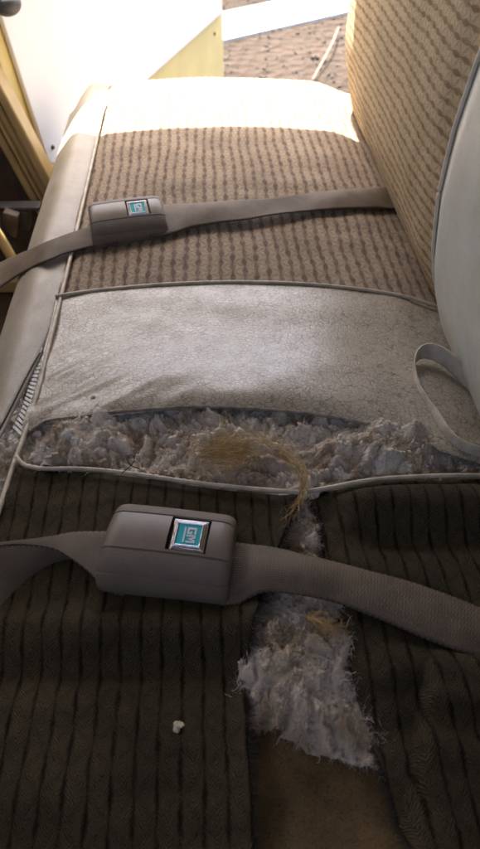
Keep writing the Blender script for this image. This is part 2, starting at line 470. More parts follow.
    wp = [p0[sel] + wn * rng.uniform(0, .0012, (kk, 1))]; wl_ = rng.uniform(.005, .011, (kk, 1)) / 7; cu_ = rng.normal(0, .7, (kk, 3))
    for q in range(7):
        wd_ = wd_ + cu_ * .5 + rng.normal(0, .3, (kk, 3)) - wn * .2; wd_ /= np.linalg.norm(wd_, axis=1, keepdims=True)
        wp.append(wp[-1] + wd_ * wl_)
    V2, Q2 = strands(np.stack(wp, 1) - np.array(off(parent)), rng.uniform(.00014, .00036, kk), 5)
    Q = np.concatenate([Q, Q2 + len(Vv)]); Vv = np.concatenate([Vv, V2])
    lf = link('loose_fibre', mesh_fast('loose_fibre', Vv, Q), M_cotf, o); lf['kind'] = 'stuff'
    return o

# ================================================================== SEAT CUSHION
seat = thing('bench_seat', 'long worn bench seat of brown cloth and cracked vinyl, torn open to its cotton', 'bench seat', (0, 0.7, -0.35))

pip1 = [(56, 299), (90, 294), (120, 291), (170, 287), (230, 285), (285, 286), (330, 289), (375, 294), (410, 301), (440, 311), (450, 316)]
# --- far cloth
def zfar(p, t, q):
    z = zs(p.x, p.y)
    z += 0.0022 * fb(p.x * 6, p.y * 22, 3, 3)
    z += 0.0035 * math.exp(-((p.y - 0.98 - 0.03 * p.x) / 0.018) ** 2) * sstep(-0.2, 0.1, p.x)
    z -= 0.004 * sstep(0.10, 0.0, abs(useat(p.x, p.y) - UL) / 0.12)
    return Vector((p.x, p.y, z))
A = pxc(pip1)
B = [Vector((xseat(u, 1.52), 1.52, 0)) for u in np.linspace(UL - 0.002, 0.262, 6)]
grid('cloth_panel', loft(A, B, 120, 90, zfar), M_far, seat)
# far end wall of the cushion
rows = []
for i in range(8):
    rows.append([Vector((xseat(u, 1.52), 1.52 + 0.004 * i, zs(xseat(u, 1.52), 1.52) - 0.028 * i)) for u in np.linspace(-0.32, 0.262, 30)])
grid('end_panel', rows, M_bol, seat)

# --- torn vinyl panel
torn = [(20, 438, .004), (31, 428, .006), (45, 419, .009), (62, 416, .012), (90, 413, .013), (120, 409, .012), (160, 406, .011), (200, 404, .010), (250, 406, .010), (290, 409, .010),
        (330, 414, .009), (365, 421, .008), (398, 429, .007), (420, 437, .006), (440, 452, .005), (470, 462, .004), (500, 470, .003)]
def zvin(p, t, q):
    base = zs(p.x, p.y)
    lift = (0.002 + 0.010 * sstep(0.35, 1.0, t)) * (0.55 + 0.45 * math.sin(math.pi * min(1, max(0, q))))
    lift += 0.003 * fb(p.x * 7, p.y * 13, 7, 2) * (0.35 + t)
    lift += 0.004 * math.sin((p.y * 46 + p.x * 4 + 1.0)) * 0.35
    lift += 0.0022 * fb(p.x * 26 - p.y * 38, p.x * 6 + p.y * 5, 4, 2) * sstep(.5, .1, q) * sstep(.25, .8, t)
    if t > 0.9: lift -= 0.004 * ((t - 0.9) / 0.1) ** 2
    jag = 0.0012 * fb(p.x * 300, 2, 0, 3) * sstep(0.9, 1, t)
    return Vector((p.x, p.y + jag, base + lift))
grid('vinyl_panel', loft(pxc(pip1), pxc(torn), 110, 240, zvin), M_vinyl, seat, thick=0.0022, flip=True)
# pale backing that shows along the torn lip
lip = resample([PS(x, y + 1.2, dz - 0.002) for x, y, dz in torn[1:13]], 160)
rows = [[q + Vector((0, 0.0006 * fb(q.x * 260, k, 0, 2), -0.0011 * k)) for q in lip] for k in range(4)]
grid('torn_lip', rows, plain('torn vinyl lip', (0.30, 0.25, 0.2), 0.9, 0.001, 900, var=0.5, vscale=120), seat, thick=0.001)

# --- front-edge bolster strip (left in the photo)
tear = [(41, 350), (35, 362), (27, 376), (19, 391), (11, 406), (2, 424), (-12, 450), (-30, 480)]
seam_up = [Vector((xseat(UL, y), y, 0)) for y in (1.52, 1.3, 1.12, 0.95, 0.82)] + [PS(62, 297), PS(52, 325)]
inner = [Vector((p.x, p.y, zs(p.x, p.y))) for p in seam_up] + pxc(tear)
inner = resample(inner, 130)
rows = []
for i in range(26):
    t = i / 25; r = []
    for p in inner:
        u0 = useat(p.x, p.y); w = 0.126
        s_ = t * (w + max(0, UL - u0) * 0)
        uu = u0 - s_ * (1 - 0.25 * t)
        x = xseat(uu, p.y)
        z = zs(x, p.y) - 0.16 * max(0, t - 0.72) ** 2 / 0.08
        z += 0.0018 * fb(x * 20, p.y * 14, 2, 3) - 0.003 * (1 - t) ** 6
        r.append(Vector((x, p.y, z)))
    rows.append(r)
grid('front_bolster', rows, M_bol, seat, thick=0.002, flip=True)
rows2 = [[q + Vector((-0.004 * k, 0, -0.03 * k)) for q in rows[-1]] for k in range(6)]
grid('front_skirt', rows2, M_bol, seat, flip=True)

# --- piping
def pipe(name, pts, r=0.0021, n=160, dz=0.002):
    dz += 0.0012
    pts = [p + Vector((0, 0, dz)) for p in pts]
    o = tube(name, pts, r, M_pipe, seat, n=n, k=10); return o
pipe('piping', pxc(pip1), 0.0021, dz=0.003)
seam2 = [(62, 297), (55, 325), (47, 358), (40, 388), (32, 415), (24, 440), (15, 465), (7, 490), (0, 512), (-12, 545), (-30, 590)]
pipe('piping', [Vector((p.x, p.y, zs(p.x, p.y) - 0.002)) for p in seam_up[:5]] + pxc(seam2), 0.0024, 260, 0.002)
pip3a = [(17, 459), (25, 467), (45, 471), (75, 471), (105, 473), (140, 477), (180, 483), (220, 488), (260, 492), (301, 495)]
pip3b = [(307, 494), (330, 490), (355, 485), (385, 481), (420, 479), (455, 478), (500, 478)]
pipe('piping', pxc(pip3a, 0.006), 0.0021, 160, 0.002)
pipe('piping', pxc(pip3b, 0.006), 0.0021, 100, 0.002)

# dark hand stitches along the front piping, left half
st_ = resample(pxc([(26, 463), (45, 467), (75, 467), (105, 469), (140, 473), (185, 479), (225, 484)], 0.010), 60)
V = []
for k in range(0, 58, 2):
    a, b = st_[k], st_[k].lerp(st_[k + 1], 0.9)
    V.append([a + (b - a) * t_ + Vector((0, random.uniform(-.0004, .0004), 0.0006 * math.sin(t_ * math.pi))) - off(seat) for t_ in np.linspace(0, 1, 5)])
Vv, Q = strands(np.array([[list(q) for q in r] for r in V]), np.full(len(V), 0.0006), 5, False)
link('stitching', mesh_fast('stitching', Vv, Q), M_thread, seat)

# welt beside the side tear, with dark stitches, and the white ladder tape
wl = pxc([(42, 349), (36, 362), (29, 376), (21, 392), (13, 408), (4, 427), (-12, 458)], 0.003)
tube('tear_welt', wl, 0.0022, M_bol, seat, 90, 8)
wr = resample(pxc([(40, 353), (33, 365), (25, 380), (17, 396), (9, 412), (-2, 432)], 0.0055), 40)
V = [[wr[k] + (wr[k + 1] - wr[k]) * t_ + Vector((0, 0, .0005 * math.sin(t_ * 3.14))) - off(seat) for t_ in np.linspace(0, .8, 5)] for k in range(0, 39)]
Vv, Q = strands(np.array([[list(q) for q in r] for r in V]), np.full(len(V), 0.0007), 5, False)
link('stitching', mesh_fast('stitching', Vv, Q), M_thread, seat)
bm = bmesh.new()
ta = resample(pxc([(42, 358), (38, 375), (33, 395), (26, 418), (20, 436)], 0.004), 19)
tb = resample(pxc([(39, 360), (33, 373), (27, 391), (20, 412), (12, 428)], 0.001), 19)
for k in range(18):
    a0, a1 = ta[k].lerp(ta[k + 1], 0.12), ta[k].lerp(ta[k + 1], 0.80)
    b0, b1 = tb[k].lerp(tb[k + 1], 0.12), tb[k].lerp(tb[k + 1], 0.80)
    top = [bm.verts.new(q - off(seat)) for q in (a0, a1, b1, b0)]
    bot = [bm.verts.new(q - Vector((0, 0, .0012)) - off(seat)) for q in (a0, a1, b1, b0)]
    bm.faces.new(top); bm.faces.new(bot[::-1])
    for i in range(4): bm.faces.new((top[i], bot[i], bot[(i + 1) % 4], top[(i + 1) % 4]))
bm_obj('seam_tape', bm, M_tape, seat, 0.0004)

# --- curled torn strip at the right end of the vinyl panel
loop = [(500, 414), (484, 404), (470, 392), (457, 378), (444, 366), (430, 359), (419, 359), (413, 366), (413, 378), (419, 394), (428, 410), (438, 427), (449, 443), (462, 453), (480, 458), (500, 462)]
base = resample(pxc(loop, 0.006), 150)
cen = PS(462, 415, 0.006)
rows = []
for k in range(9):
    h = k / 8; r = []
    for i, p in enumerate(base):
        t = i / 149
        hh = 0.015 * sstep(0, .06, t) * (0.75 + 0.25 * math.sin(t * 9)) + 0.001
        o_ = (p - cen); o_.z = 0; o_.normalize()
        far = sstep(0.55, 0.3, t)
        lean = 0.004 * far * h - (1 - far) * 0.003 * h ** 1.3
        zz = max(p.z, zs(p.x, p.y) + .004) + hh * h * (1 - 0.25 * (1 - far) * h)
        zz += 0.005 * far * h
        q = Vector((p.x, p.y, zz)) + o_ * lean
        q += Vector((0.0006 * fb(p.x * 200, p.y * 200, h * 3, 2), 0.0006 * fb(p.x * 200, p.y * 200, h * 3 + 7, 2), 0))
        r.append(q)
    rows.append(r)
grid('torn_strip', rows, M_strip, seat, thick=0.0016)

# --- cotton in the cross tear
batting('cotton_padding',
        pxc([(-20, 425), (10, 418), (40, 405), (80, 400), (150, 395), (230, 393), (320, 400), (400, 418), (450, 440), (510, 455)]),
        pxc([(-30, 505), (0, 482), (20, 468), (60, 474), (120, 478), (200, 489), (290, 499), (330, 494), (400, 485), (510, 483)]),
        150, 560, M_cot, seat,
        [(85, 440, 42, 0.014), (60, 452, 30, 0.006), (155, 445, 40, -0.008), (185, 440, 26, 0.004), (230, 455, 40, 0.004), (280, 440, 30, 0.0), (350, 455, 34, 0.010), (400, 448, 44, 0.015),
         (440, 466, 22, -0.010), (320, 435, 22, -0.006), (470, 462, 26, 0.0), (10, 470, 30, -0.002)],
        -0.006, 0.014, 42000, seed=2, flen=(0.002, 0.008), nubs=4000)
# --- cotton showing in the side tear
batting('cotton_padding', pxc([(42, 347), (28, 372), (12, 400), (-6, 432), (-30, 470)]), pxc([(46, 358), (38, 400), (24, 445), (10, 482), (-12, 530)]),
        80, 110, M_cot, seat, [], -0.007, 0.006, 2500, seed=21, flen=(0.003, 0.01), nubs=700)
# --- cotton in the long tear
def edge2(z, t, q, x, y):
    return z - 0.006 * sstep(0.90, 1.0, t)
batting('cotton_padding',
        pxc([(268, 488), (290, 488), (315, 490), (340, 490)]),
        pxc([(232, 712), (252, 726), (275, 724), (300, 742), (318, 750), (345, 752), (384, 768), (400, 762)]),
        330, 160, M_cot2, seat,
        [(305, 660, 60, 0.004), (290, 640, 50, 0.006), (320, 690, 40, 0.006), (265, 690, 30, 0.004), (300, 535, 22, 0.004), (345, 745, 30, 0.003)],
        -0.010, 0.009, 27000, stretch=(1.25, 0.8), seed=11, flen=(0.003, 0.010), edge=edge2, nubs=1700)
# --- felt pad below
def zfelt(p, t, q): return Vector((p.x, p.y, zs(p.x, p.y) - 0.016 + 0.0035 * fb(p.x * 22, p.y * 22, 4, 4)))
grid('felt_pad', loft([PS(190, 640), PS(440, 640)], [P(190, 960), P(470, 960)], 90, 70, zfelt), M_felt, seat, flip=True)

# --- near cloth, left sheet
edgeL = [(301, 497, .008), (295, 512, .007), (287, 530, .006), (276, 560, .005), (266, 590, .005), (256, 622, .006), (249, 650, .009), (246, 680, .008), (246, 712, .004), (247, 750, .003), (251, 800, .003), (253, 850, .003), (254, 930, .003)]
eL = resample(pxc(edgeL), 150)
def near_wave(p):
    x, y = p.x, p.y
    w = 0.0055 * math.exp(-((y - 0.262 + 0.03 * x) / 0.016) ** 2)
    w -= 0.0045 * math.exp(-((y - 0.228 + 0.05 * x) / 0.013) ** 2)
    w += 0.004 * math.exp(-((y - 0.318 - 0.05 * x) / 0.02) ** 2)
    w += 0.006 * fb(x * 7, y * 16, 6, 3) * 0.8
    return w * (1.5 - 0.9 * math.exp(-((y - 0.33) / 0.04) ** 2))
rows = []
for i, e in enumerate(eL):
    t = i / 149; r = []
    uL = UL - 0.004
    # top row follows the piping
    for j in range(100):
        q = j / 99
        x0 = xseat(uL, e.y)
        x = x0 + (e.x - x0) * q; y = e.y
        if i < 150:
            k = (1 - t) ** 6   # bend the first rows to the piping line
        r.append((x, y, q))
    rows.append(r)
top = resample(pxc([(8, 468), (20, 466), (45, 470), (75, 470), (105, 472), (140, 476), (180, 482), (220, 488), (260, 492), (301, 495)], 0.004), 100)
out = []
for i, r in enumerate(rows):
    t = i / 149; o_ = []
    for j, (x, y, q) in enumerate(r):
        tp = top[j]; e = eL[i]
        # loft: top row is the piping, bottom is a straight row
        yy = tp.y + (y - eL[0].y) * (tp.y - eL[-1].y) / (eL[0].y - eL[-1].y)
        f = min(1, t / 0.5)
        x1 = tp.x + (e.x - eL[0].x) * q
        xx = x1 * (1 - f) + x * f
        z = zs(xx, yy) + 0.002 + near_wave(Vector((xx, yy, 0))) * sstep(0, .12, t)
        z += 0.0035 * sstep(0.93, 1.0, q)
        z -= 0.002 * (1 - sstep(0, .03, t))
        o_.append(Vector((xx, yy, z)))
    out.append(o_)
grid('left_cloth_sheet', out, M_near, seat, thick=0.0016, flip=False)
edge_pts_L = [r[-1] for r in out]

# --- near cloth, right sheet
edgeR = [(310, 497), (317, 508), (323, 525), (326, 550), (330, 580), (336, 612), (345, 645), (354, 680), (366, 718), (380, 755), (393, 790), (404, 825), (414, 870), (424, 930)]
eR = resample(pxc(edgeR, 0.004), 150)
topR = resample(pxc([(310, 496), (330, 492), (355, 487), (385, 483), (420, 481), (455, 480), (520, 480)], 0.004), 90)
fold = resample(pxc([(440, 600), (434, 640), (428, 680), (424, 710), (419, 750), (413, 800), (408, 850), (402, 930)]), 60)
def fold_x(y):
    if y > fold[0].y: return None
    for a, b in zip(fold, fold[1:]):
        if b.y <= y <= a.y: return a.x + (b.x - a.x) * (a.y - y) / max(1e-6, a.y - b.y)
    return fold[-1].x
out = []
for i, e in enumerate(eR):
    t = i / 149; o_ = []
    for j in range(140):
        q = j / 139
        tp = topR[min(89, int(q * 89))].lerp(topR[min(89, int(q * 89) + 1)], q * 89 - int(q * 89))
        yy = tp.y + (e.y - eR[0].y) * (tp.y - eR[-1].y) / (eR[0].y - eR[-1].y)
        xr = xseat(0.262, yy)
        f = min(1, t / 0.4)
        xx = (tp.x + (e.x - eR[0].x) * (1 - q)) * (1 - f) + (e.x + (xr - e.x) * q) * f
        z = zs(xx, yy) + 0.003 + near_wave(Vector((xx + .3, yy + .02, 0))) * sstep(0, .12, t)
        z += 0.016 * math.exp(-((yy - 0.385 + 0.1 * (xx - .12)) / 0.026) ** 2) * sstep(0.0, .25, q) * sstep(0, 0.06, t)
        z -= 0.010 * math.exp(-((yy - 0.345) / 0.018) ** 2) * sstep(0.0, .3, q)
        z -= 0.007 * (1 - sstep(0, .10, q))      # torn edge droops into the hole
        fx = fold_x(yy)
        if fx is not None:
            k = sstep(0.25, 0.20, yy)
            z += k * (0.021 * sstep(-0.005, 0.003, xx - fx) - 0.012 * sstep(0.0, 0.09, xx - fx))
        o_.append(Vector((xx, yy, z)))
    out.append(o_)
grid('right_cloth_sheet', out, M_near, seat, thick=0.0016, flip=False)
edge_pts_R = [r[0] for r in out]

# frayed threads along both torn cloth edges
def fray(edge, dirx, n, seedv, name='frayed_thread'):
    r_ = np.random.default_rng(seedv)
    E = np.array([list(p) for p in edge]); k = r_.integers(2, len(E) - 1, n)
    p0 = E[k] + np.column_stack([r_.normal(0, .0006, n), r_.uniform(-.001, .001, n), r_.uniform(-.0016, 0, n)])
    d = np.column_stack([np.full(n, dirx) + r_.normal(0, .25, n), r_.normal(-.15, .5, n), r_.normal(-.2, .35, n)])
    L = r_.uniform(.002, .009, n) / 4; pts = [p0]
    for q in range(4):
        d = d + r_.normal(0, .25, (n, 3)); dd = d / np.linalg.norm(d, axis=1, keepdims=True)
        pts.append(pts[-1] + dd * L[:, None])
    Vv, Q = strands(np.stack(pts, 1) - np.array(off(seat)), r_.uniform(.00012, .00025, n))
    o = link(name, mesh_fast(name, Vv, Q), plain('fray', (0.03, 0.024, 0.018), 0.9), seat); o['kind'] = 'stuff'
fray(edge_pts_L, 1.0, 1500, 3); fray(edge_pts_R, -1.0, 1700, 4)

# seat frame that carries the cushion
bm = bmesh.new(); box_bm(bm, -0.25, 0.25, -0.85, 0.80, 0.0, 0.30)
o = bm_obj('seat_frame', bm, M_black, seat)

# ================================================================== SEAT BACK
prof = [(-0.05, 0.255), (-0.02, 0.247), (0.0, 0.238), (0.03, 0.228), (0.066, 0.221), (0.126, 0.216), (0.2, 0.217), (0.26, 0.222), (0.34, 0.232), (0.42, 0.25), (0.48, 0.275), (0.50, 0.30)]
def backpt(z, y, bulge=0.0):
    for (z0, x0), (z1, x1) in zip(prof, prof[1:]):
        if z0 <= z <= z1:
            x = x0 + (x1 - x0) * (z - z0) / (z1 - z0); break
    else: x = prof[-1][1]
    d = max(0, y - 1.30)
    x += 4.2 * d * d * (1 if d < 0.1 else 1) 
    return Vector((xseat(x - bulge, y), y, z))
zz = np.linspace(-0.05, 0.50, 70)
def ypipe(z): return 0.705 + 0.010 * math.sin(z * 12) + 0.05 * max(0, -z)
rows = []
for z in zz:
    y0 = ypipe(z); r = []
    for k in range(110):
        y = y0 + (1.45 - y0) * k / 109
        b = 0.006 * sstep(0, .06, y - y0) + 0.0025 * fb(y * 10, z * 12, 8, 2)
        r.append(backpt(z, y, b))
    rows.append(r)
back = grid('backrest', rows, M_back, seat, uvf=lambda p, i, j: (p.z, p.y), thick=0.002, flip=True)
back['label'] = 'upright backrest in tan woven cloth with a pale vinyl section'
rows = []
for z in zz:
    y0 = ypipe(z); r = []
    for k in range(60):
        y = y0 - (y0 - 0.30) * k / 59
        r.append(backpt(z, y, 0.012 * sstep(0, .05, y0 - y)))
    rows.append(r)
grid('vinyl_panel', rows, M_bvin, back, uvf=lambda p, i, j: (p.z, p.y), thick=0.002)
rows = []
for z in zz:
    r = []
    for k in range(40):
        y = 0.30 - 0.55 * k / 39
        r.append(backpt(z, y, 0.006))
    rows.append(r)
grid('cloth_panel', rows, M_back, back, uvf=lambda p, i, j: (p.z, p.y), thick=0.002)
pp = [backpt(z, ypipe(z), 0.002) for z in np.linspace(-0.03, 0.48, 60)]
tube('piping', pp, 0.0024, plain('grey piping', (0.72, 0.67, 0.56), 0.5, var=0.2), back, 140, 10)
tube('piping', [backpt(z, 1.44, 0.004) for z in np.linspace(-0.04, 0.49, 50)], 0.003, M_pipe, back, 100, 10)
# end and rear of the back
rows = []
for z in zz:
    a = backpt(z, 1.45); r = []
    for k in range(8): r.append(Vector((a.x + 0.012 * k, a.y + 0.02 * math.sin(k / 7 * math.pi), z)))
    rows.append(r)
grid('end_panel', rows, M_bol, back, uvf=lambda p, i, j: (p.x, p.z), thick=0.002, flip=True)
bm = bmesh.new(); box_bm(bm, 0.30, 0.355, -0.95, 0.70, 0.31, 0.83)
bm_obj('back_board', bm, M_black, back)

# ================================================================== SEAT BELTS
def ribbon(name, E1, E2, parent, n=90, m=14, thick=0.0014, bow=0.0, curl=None):
    a, b = resample(pxc(E1), n), resample(pxc(E2), n)
    s_ = 0; rows = []; vv = []
    for i in range(n):
        if i: s_ += ((a[i] + b[i]) / 2 - (a[i - 1] + b[i - 1]) / 2).length
        t = i / (n - 1); bw = bow(t) if callable(bow) else bow
        r = []
        for j in range(m):
            q = j / (m - 1); p = a[i].lerp(b[i], q)
            p.z += bw * math.sin(q * math.pi) + 0.0008 * fb(p.x * 40, p.y * 40, 3, 2)
            r.append(p)
        rows.append(r); vv.append(s_)
    return grid(name, rows, M_web, parent, uvf=lambda p, i, j: (j / (m - 1), vv[i]), thick=thick, flip=True)

def make_buckle(parent, centre, rotz, tilt, L, W, Hh, big=True):
    """buckle body built in its own frame: x along the belt, -y towards the driver"""
    pr = [(.50, 0.0), (.505, .25), (.49, .50), (.455, .68), (.40, .80), (.34, .865), (.305, .885), (.300, .855), (.288, .855), (.283, .90), (.20, .95), (.10, .985), (0, 1.0), (-.10, .985),
          (-.165, .965), (-.170, .93), (-.182, .93), (-.187, .955), (-.27, .90), (-.35, .82), (-.405, .725), (-.41, .69), (-.422, .685), (-.428, .70), (-.465, .56), (-.488, .38), (-.49, .18), (-.47, 0.0)]
    segmat = []
    for (a, _), (b, _) in zip(pr, pr[1:]):
        m_ = (a + b) / 2
        segmat.append(1 if (m_ > .305 or -.41 < m_ < -.187) else 0)
    xs = [(-.5, .76), (-.497, .83), (-.487, .89), (-.470, .94), (-.445, .975), (-.41, 1.0)]
    xs = xs + [(k, 1.0) for k in np.linspace(-.38, .38, 14)] + [(-a, b) for a, b in xs[::-1]]
    V, Fc, mi = [], [], []
    K = len(pr)
    for x, s_ in xs:
        for y, z in pr:
            bulge = 1.0 - 0.06 * (2 * x) ** 2
            V.append((x * L * (1 - .05 * y), y * W * (s_ * .5 + .5), z * Hh * s_ * bulge))
    for i in range(len(xs) - 1):
        for k in range(K - 1):
            a = i * K + k
            Fc.append((a, a + 1, a + K + 1, a + K)); mi.append(segmat[k])
        Fc.append((i * K + K - 1, i * K, (i + 1) * K, (i + 1) * K + K - 1)); mi.append(0)
    Fc.append(tuple(range(K))[::-1]); mi.append(0)
    Fc.append(tuple((len(xs) - 1) * K + k for k in range(K))); mi.append(0)
    me = bpy.data.meshes.new('buckle'); me.from_pydata(V, [], Fc)
    for m_ in (M_plast, M_grain, M_dark): me.materials.append(m_)
    me.polygons.foreach_set('material_index', mi); me.update()
    bm = bmesh.new(); bm.from_mesh(me); bmesh.ops.recalc_face_normals(bm, faces=bm.faces); bm.to_mesh(me); bm.free()
    tmp = bpy.data.objects.new('tmp', me); COL.objects.link(tmp)
    bx, by = L * .155, W * .075            # middle of the button
    hw, hl = L * .155, W * .215
    cm = bpy.data.meshes.new('cut'); bm = bmesh.new()
    box_bm(bm, bx - hw, bx + hw, by - hl, by + hl, Hh * .74, Hh * 1.4)
    bmesh.ops.recalc_face_normals(bm, faces=bm.faces); bm.to_mesh(cm); bm.free()
    for m_ in (M_dark,): cm.materials.append(m_)
    cut = bpy.data.objects.new('cut', cm); COL.objects.link(cut)
    md = tmp.modifiers.new('b', 'BOOLEAN'); md.object = cut; md.operation = 'DIFFERENCE'; md.solver = 'EXACT'
    try: md.material_mode = 'TRANSFER'
    except Exception: pass
    dg = bpy.context.evaluated_depsgraph_get(); dg.update()
    me2 = bpy.data.meshes.new_from_object(tmp.evaluated_get(dg))
    bpy.data.objects.remove(tmp); bpy.data.objects.remove(cut)
    me2.name = 'buckle'
    me2.polygons.foreach_set('use_smooth', [True] * len(me2.polygons))
    try: me2.set_sharp_from_angle(angle=R(38))
    except Exception: pass
    b = link('buckle', me2, None, parent)
    b.location = Vector(centre) - off(parent); b.rotation_euler = (tilt, 0, rotz)
    # push button: chrome stepped frame, enamel plate, letters
    def local(name, bm, mat, bev=0):
        o = bm_obj(name, bm, mat, b, bev); o.location = (bx, by, Hh * .76); return o
    w, l = hw * .87, hl * .87
    bm = bmesh.new()
    for f0, f1, z0, z1 in ((1.0, .90, 0, Hh * .12), (.89, .79, 0, Hh * .145), (.78, .68, 0, Hh * .17)):
        ring = []
        for f, z in ((f0, z0), (f0, z1), (f1, z1), (f1, z0)):
            ring.append([bm.verts.new((sx * w * f, sy * l * f, z)) for sx, sy in ((-1, -1), (1, -1), (1, 1), (-1, 1))])
        for q in range(3):
            for k in range(4):
                bm.faces.new((ring[q][k], ring[q][(k + 1) % 4], ring[q + 1][(k + 1) % 4], ring[q + 1][k]))
    local('button_frame', bm, M_chrome, 0.0003)
    bm = bmesh.new(); box_bm(bm, -w * .675, w * .675, -l * .675, l * .675, 0, Hh * .15)
    local('push_button', bm, M_teal, 0.0004)
    # letters: text runs along -y, its top faces +x
    bm = bmesh.new(); zt0, zt1 = Hh * .151, Hh * .168
    def bar(x0, x1, y0, y1): box_bm(bm, x0 * w * .66, x1 * w * .66, y0 * l * .66, y1 * l * .66, zt0, zt1)
    def para(pts):
        a = [bm.verts.new((x * w * .66, y * l * .66, zt1)) for x, y in pts]; c_ = [bm.verts.new((x * w * .66, y * l * .66, zt0)) for x, y in pts]
        bm.faces.new(a); bm.faces.new(c_[::-1])
        for i in range(len(pts)): bm.faces.new((a[i], c_[i], c_[(i + 1) % len(pts)], a[(i + 1) % len(pts)]))
    lo, hi, th = -.18, .62, .17
    # G  (y .72 -> .06)
    bar(lo, hi, .54, .70); bar(hi - th, hi, .06, .54); bar(lo, lo + th, .06, .54); bar(lo + th, .25, .06, .21); bar(.12, .25, .21, .36)
    # M  (y -.04 -> -.76)
    bar(lo, hi, -.18, -.04); bar(lo, hi, -.78, -.64)
    para([(hi, -.181), (hi, -.31), (.12, -.47), (-.06, -.409)]); para([(hi, -.639), (hi, -.51), (.12, -.411 - .0), (-.06, -.411)])
    bar(-.46, -.32, -.78, .70)           # rule under the letters
    local('emblem', bm, M_let, 0)
    return b

# near belt
belt1 = thing('seat_belt', 'dark brown lap belt lying twisted across the near striped cloth, large buckle uppermost', 'seat belt', PS(170, 560), 'lap belts lying on the bench seat')
c1 = PS(171, 560, 0.004)
make_buckle(belt1, c1, R(-8), R(4), 0.099, 0.073, 0.034)
ribbon('webbing', [(128, 528, .014), (115, 530, .013), (95, 531, .013), (75, 532, .014), (50, 536, .019), (30, 539, .024), (10, 541, .026), (-15, 545, .026), (-40, 552, .024)],
       [(125, 596, .006), (104, 590, .008), (96, 580, .010), (85, 569, .013), (72, 559, .017), (55, 549, .021), (30, 544.5, .026), (5, 545, .029), (-30, 552, .029)], belt1, bow=0.001)
ribbon('webbing', [(72, 560, .0135), (55, 550, .0205), (30, 545.5, .0255), (5, 546, .0285), (-20, 550, .0285), (-40, 556, .027)],
       [(78, 556, .006), (62, 562, .004), (42, 571, .004), (20, 590, .004), (-5, 618, .004), (-40, 660, .004)], belt1, n=70, bow=-0.002)
ribbon('webbing', [(222, 541, .012), (240, 544, .012), (270, 548, .013), (300, 555, .014), (330, 562, .014), (365, 571, .013), (400, 580, .013), (440, 593, .012), (480, 609, .010), (520, 628, .006)],
       [(218, 606, .006), (236, 605, .006), (250, 598, .009), (265, 592.5, .013), (285, 593, .016), (320, 599, .018), (350, 608, .017), (385, 622, .014), (440, 645, .011), (480, 657, .009), (520, 668, .006)],
       belt1, n=120, bow=lambda t: 0.004 + 0.005 * math.exp(-((t - .25) / .14) ** 2))

# far belt
belt2 = thing('seat_belt', 'brown lap belt stretched across the far cloth beyond the vinyl panel, buckle tilted', 'seat belt', PS(128, 230), 'lap belts lying on the bench seat')
c2 = PS(128, 227, 0.006)
make_buckle(belt2, c2, R(14), R(19), 0.097, 0.066, 0.031)
ribbon('webbing', [(115, 222, .012), (95, 225, .012), (75, 231, .011), (50, 240, .009), (25, 251, .006), (0, 262, .002), (-25, 273, -.004)],
       [(118, 243, .006), (95, 246, .006), (70, 252, .007), (45, 261, .007), (20, 274, .004), (0, 287, .002), (-25, 302, -.004)], belt2, n=70, bow=0.002)
ribbon('webbing', [(150, 206, .010), (165, 205, .010), (195, 204, .012), (225, 202, .014), (255, 200, .015), (285, 197, .013), (315, 193, .010), (345, 190, .008), (375, 188, .006), (392, 189, .004), (412, 197, .0)],
       [(150, 238, .006), (165, 236, .006), (190, 229, .006), (215, 224, .008), (245, 220, .010), (275, 215, .010), (305, 212, .008), (335, 210, .007), (370, 209, .005), (395, 210, .003), (415, 213, .0)],
       belt2, n=110, bow=lambda t: 0.003 + 0.004 * math.sin(t * 11) * sstep(0, .2, t))

# ================================================================== STRAW / LOOSE THINGS
def tuft(name, ctrl, n, jit, r, label, seedv, loopy=0.0, tangle=0, tang_at=6, spread=.04):
    r_ = np.random.default_rng(seedv); paths = []
    for k in range(n):
        a = r_.uniform(0, .25); b = r_.uniform(.45, 1.0); sp = r_.normal(0, 1, 3)
        pts = []
        for i, (x, y, dz) in enumerate(ctrl):
            g = jit * (0.15 + 0.85 * i / (len(ctrl) - 1))
            pts.append(PS(x, y, dz) + Vector((sp[0] * g, sp[1] * g, abs(sp[2]) * g * .5)) + Vector(r_.normal(0, g * .35, 3)))
        pts = resample(pts, 60)
        i0, i1 = int(a * 59 * .3), int(b * 59)
        seg = resample(pts[i0:i1 + 1], 22) if i1 - i0 > 6 else resample(pts, 22)
        if loopy:
            f1, f2, ph = r_.uniform(6, 16), r_.uniform(6, 16), r_.uniform(0, 6)
            seg = [q + Vector((math.sin(f1 * i / 21 + ph), math.cos(f2 * i / 21 + ph), .4 * math.sin(f2 * i / 21))) * loopy * (i / 21) for i, q in enumerate(seg)]
        paths.append([list(q) for q in seg])
    for k in range(tangle):
        c = PS(*ctrl[tang_at][:2], ctrl[tang_at][2]) + Vector((r_.normal(0, .4 * spread), r_.normal(0, .32 * spread), r_.normal(0, .0035)))
        w0, w1, ph = r_.uniform(.6, 1.6), r_.uniform(-.5, .5), r_.uniform(0, 6)
        ra, rb = r_.uniform(.006, .020), r_.uniform(.003, .009)
        paths.append([list(c + Vector((ra * math.cos(ph + w0 * 4 * q), rb * math.sin(ph + w0 * 4 * q + w1), .004 * math.sin(ph * 3 + q * 3)))) for q in np.linspace(0, 1, 22)])
    n += tangle
    P0 = np.array(paths); loc = PS(*ctrl[0][:2])
    Vv, Q = strands(P0 - np.array(loc), r_.uniform(r * .6, r * 1.2, n), 4)
    o = link(name, mesh_fast(name, Vv, Q), M_straw); o.location = loc
    tag(o, label, 'straw')
    return o
